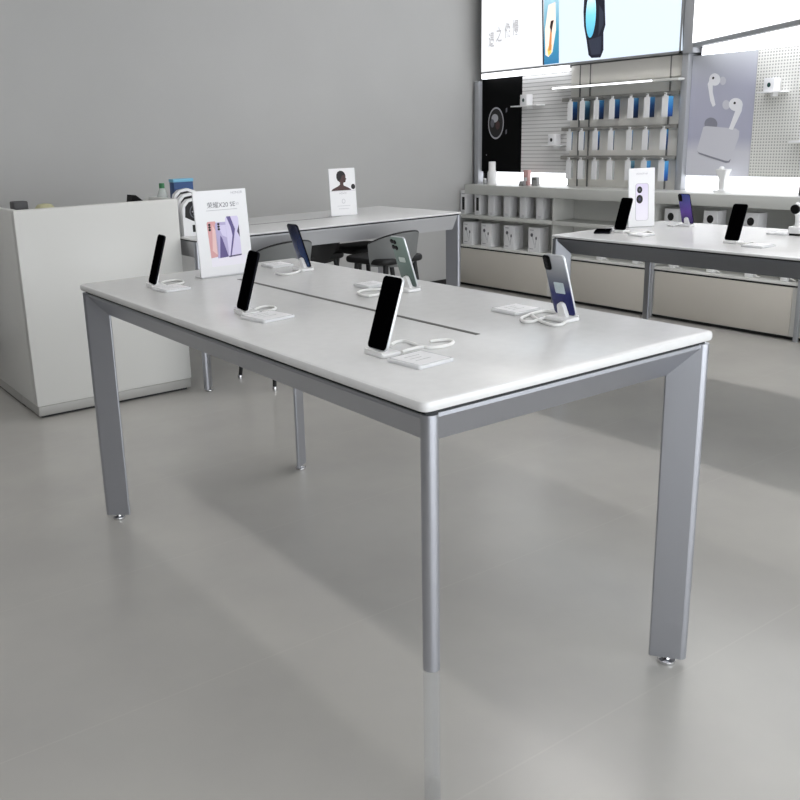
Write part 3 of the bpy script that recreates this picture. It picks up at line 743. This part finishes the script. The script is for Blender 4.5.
m.art([P3(549,56), P3(548,50), P3(550,44), P3(552.5,45), P3(552,53)], LBYEL, -.006)
m.art([P3(549,51), P3(551,30), P3(552.5,30), P3(552,50)], LBORG, -.0062)
m.art([P3(550.5,27), P3(551.5,21), P3(554.5,20), P3(553.5,25), P3(552,33)], LBBRN, -.0064)
m.build('petal', pic, smooth=False)
m = MB()
m.art([P3(586.5,-40), P3(604.5,-40), P3(605.5,10), P3(606,25), P3(604,32), P3(604,50), P3(601,57.5), P3(592,58), P3(589,55), P3(587,40), P3(584.5,26), P3(584,12)], LBNAV, -.005)
m.art([P3(600,5), P3(604,12), P3(604,24), P3(599,36)], LBSLATE, -.0055)
m.art([P3(589,40), P3(602,36), P3(601,54), P3(592,55)], LBSLATE, -.0053)
m.build('watch_picture', t, smooth=False)
m = MB(); a, b = P3(591.5, 15)
m.art(circ(a, b, .040, .135, 28), LBCYAN, -.006); m.build('watch_dial', t, smooth=False)
m = MB()
for ch, px, py, sz in (('遇',489,46,.105), ('之',496.5,41,.105), ('像',505,37,.105), ('慢',513,34,.105)):
    a, b = P3(px, py); m.text(ch, sz, LBINK, a, b, -.005, 'LEFT', .55, .0016)
m.build('lettering', t, smooth=False)

# second light box: its face swings out into the room towards the right
A = Vector((XF, 2.297, 1.56)); B = Vector((3.338, 1.358, 1.56)); dv = (B-A).normalized(); B2 = A+dv*1.9
t = thing('light_box', 'glowing blank white light box angled out above the earbud poster', 'light box', (0,0,0))
top = 2.5
nrm = Vector((dv.y, -dv.x, 0))
if nrm.x > 0: nrm = -nrm
MB().prism([A, B2, Vector((3.98, B2.y, 1.56)), Vector((3.98, 2.297, 1.56))], (0,0,top-1.56), FRAMEG).build('frame', t, smooth=False)
MB().prism([A+nrm*.002+Vector((0,0,.022)), B2+nrm*.002+Vector((0,0,.022)), B2+nrm*.006+Vector((0,0,.022)), A+nrm*.006+Vector((0,0,.022))], (0,0,top-1.6), LBOXB).build('lit_face', t, smooth=False)
MB().prism([Vector((3.94, 2.25, 1.555)), A+Vector((.02,-.05,-.005)), B2+Vector((.04,0,-.005)), Vector((3.94, B2.y, 1.555))], (0,0,.004), GLOW).build('lit_soffit', t, smooth=False)
t = wthing('light_strip', 'glowing white light strip under the angled light box', 'light strip', XP+.012, 2.28, 1.512)
MB().box(0, 1.3, .004, .03, 0, .043, FRAMEG).build('housing', t, smooth=False); MB().box(.0, 1.3, 0, .006, 0, .043, GLOW).build('diffuser', t, smooth=False)

# ------------------------------------------------------------------ goods on the shelves
ZM, ZL, ZLG = .537, .308, .757
def phone_box(px0, px1, i, lb, window=False):
    a = at(px0, 214, 0, XC+.03); 
    t = wthing('phone_box', lb, 'box', XC+.03, a.y, ZM, 'white boxes on the middle shelf')
    MB().box(0, .062, 0, .075, 0, .172, WHITEC, .002).build('carton', t)
    m = MB()
    if window: m.art([(.018,.03),(.046,.03),(.046,.125),(.018,.125)], INKD, -.0006)
    m.art([(.012,.145),(.05,.145),(.05,.152),(.012,.152)], INKL, -.0006)
    for k in range(3): m.art([(.02,.008+.006*k),(.045,.008+.006*k),(.045,.010+.006*k),(.02,.010+.006*k)], INKL, -.0006)
    m.build('print', t, smooth=False)
for i, (px, wn, lb) in enumerate(((460.5,True,'white box with black window at the left end of the middle shelf'), (474.5,True,'white box with black window, second along the middle shelf'),
        (488,False,'plain white box, third along the middle shelf'), (503.5,False,'plain white box, fourth along the middle shelf'), (519.5,False,'plain white box, fifth along the middle shelf'), (536,False,'plain white box at the right end of the six on the middle shelf'))):
    phone_box(px, px+12, i, lb, wn)
for i, (px, lb) in enumerate(((463,'white earphone box beside the far table leg'), (481,'white earphone box, second along the lower shelf'), (503.5,'white earphone box, third along the lower shelf'), (528,'white earphone box next to the right hand table corner'))):
    a = at(px, 247, 0, XC+.03)
    t = wthing('earphone_box', lb, 'box', XC+.03, a.y, ZL, 'white earphone boxes on the lower shelf')
    MB().box(0, .105, 0, .09, 0, .17, WHITEC, .002).build('carton', t)
    m = MB(); m.art(circ(.034,.118,.012,.013), INK, -.0006); m.art(circ(.075,.098,.007,.012), INK, -.0006)
    m.art([(.036,.11),(.04,.11),(.062,.05),(.058,.05)], INKL, -.0006); m.art([(.074,.09),(.078,.09),(.066,.03),(.062,.03)], INKL, -.0006)
    m.art([(.015,.02),(.05,.02),(.05,.025),(.015,.025)], INKL, -.0006); m.art([(.015,.15),(.05,.15),(.05,.155),(.015,.155)], INKL, -.0006)
    m.build('print', t, smooth=False)
# dotted cubes behind the right hand table
for px, lb in ((664,'white cube with black dot behind the purple phone'), (703,'white cube with black dot between the purple and the black phone'), (743,'white cube with black dot behind the lone black phone')):
    a = at(px, 222, 0, XC+.03)
    t = wthing('speaker_cube', lb, 'speaker', XC+.03, a.y, ZM, 'white dotted cubes on the middle shelf')
    MB().box(0, .088, 0, .088, 0, .122, WHITEC, .004).build('body', t)
    m = MB(); m.art(circ(.044,.075,.021,.023), INKD, -.0006); m.build('dark_dot', t, smooth=False)
# small white adapters on the lower shelf, seen below the right hand table
for px, py, lb in ((596,258.5,'small white adapter on the lower shelf, first from the left'), (632,261.5,'small white adapter on the lower shelf left of the divider post'), (668,265,'small white adapter on the lower shelf just right of the divider post'),
                   (706,270.5,'small white adapter on the lower shelf, second right of the divider post'), (744,275.5,'small white adapter on the lower shelf, third right of the divider post'), (780,279.5,'small white adapter on the lower shelf at the right edge')):
    a = at(px, py, 2, ZL)
    a.x = min(max(a.x, XC+.02), XC+.12)
    a = Vector((XC+.03, at(px, py, 0, XC+.03).y, 0))
    t = wthing('charger', lb, 'charger', a.x, a.y, ZL, 'small white adapters on the lower shelf')
    MB().box(0, .045, 0, .05, 0, .04, WHITE, .005).build('body', t); MB().box(.012, .03, -.0, .02, .04, .05, WHITE, .002).build('plug', t)
    MB().tube([(.045,.01,.02), (.065,.012,.012), (.08,.02,.004), (.07,.04,.004)], .003, CABLE, 6).build('lead', t)
# things standing on the ledge
def ly(px, py, x=XC+.07): return at(px, py, 0, x).y
t = wthing('spray_bottle', 'white bottle standing in front of the black watch poster', 'bottle', XC+.07, ly(492,184), ZLG)
MB().lathe([(.001,0),(.031,0),(.033,.004),(.033,.085),(.027,.1),(.025,.104),(.025,.158),(.022,.163),(.001,.163)], WHITE).build('bottle_body', t)
t = wthing('glass_jar', 'tiny pale jar left of the white bottle on the ledge', 'jar', XC+.06, ly(485.5,184), ZLG)
MB().lathe([(.001,0),(.013,0),(.013,.03),(.011,.036),(.001,.036)], PACKG).build('jar_body', t); MB().lathe([(.001,.035),(.012,.035),(.012,.044),(.001,.045)], WHITE).build('lid', t)
t = wthing('speaker_box', 'small black block at the foot of the black watch poster', 'box', XC+.12, ly(486,179,XC+.12), ZLG)
MB().box(-.03,.0,0,.04,0,.09,BLACKP,.002).build('body', t); MB().box(-.022,-.008,-.001,.001,.05,.08,INKD).build('grille', t)
t = wthing('pink_box', 'small pink box on the ledge under the slatted panel', 'box', XC+.10, ly(525.5,181,XC+.1), ZLG)
MB().box(-.022,.022,0,.03,.0,.105,PINKB,.002).build('carton', t); MB().box(-.014,.014,-.0008,.001,.03,.055,WHITEC).build('label_patch', t)
t = wthing('grey_box', 'small grey box right of the pink box on the ledge', 'box', XC+.10, ly(534,182,XC+.1), ZLG)
MB().box(-.026,.026,0,.03,0,.058,GREYB,.002).build('carton', t); MB().box(-.02,.02,-.0008,.001,.04,.05,SLATD).build('label_patch', t)
t = wthing('sample_cube', 'tiny grey block in front of the pink box on the ledge', 'box', XC+.05, ly(521,186,XC+.05), ZLG)
MB().box(-.02,.02,0,.03,0,.032,GREYB,.003).build('block', t); MB().box(-.02,.02,-.001,.0,.0,.01,SLATD).build('base', t)
t = wthing('earbud_stand', 'white flared earbud stand under the earbud poster', 'display stand', XC+.09, ly(719,190,XC+.09), ZLG)
MB().loft([[(x, y+.03, z) for x, y in rr(-a, a, -a*.8, a*.8, a*.3)] for z, a in ((0,.04),(.012,.04),(.014,.018),(.07,.018),(.12,.036),(.128,.036))], WHITE).build('flared_body', t)
MB().lathe([(.001,.1275),(.012,.1275),(.014,.134),(.009,.142),(.001,.144)], WHITE, (-.012,.03,0), 14).build('earbud', t)
t = wthing('grey_block', 'dark grey block on the ledge at the right edge', 'box', XC+.06, ly(798,196,XC+.06), ZLG)
MB().box(0,.08,0,.06,0,.05,DEVICE,.004).build('body', t); MB().box(.01,.07,-.001,.001,.015,.03,INKD).build('display', t)

# ------------------------------------------------------------------ light
W = bpy.data.worlds.new('world'); bpy.context.scene.world = W; W.use_nodes = True
bg = W.node_tree.nodes['Background']; bg.inputs[0].default_value = (.9,.95,1,1); bg.inputs[1].default_value = 1.1
la = bpy.data.lights.new('storefront_daylight', 'AREA'); la.shape = 'RECTANGLE'; la.size = 5.6; la.size_y = 1.5; la.energy = 76; la.color = (.95,.975,1)
lo = bpy.data.objects.new('storefront_daylight', la); C.objects.link(lo); lo.location = (.85, YS-.15, .85); lo.rotation_euler = (radians(90),0,0)
vs = bpy.context.scene.view_settings
bpy.context.scene.display_settings.display_device = 'sRGB'
vs.view_transform = 'Standard'; vs.look = 'None'; vs.gamma = 1; vs.exposure = .24; vs.use_curve_mapping = False
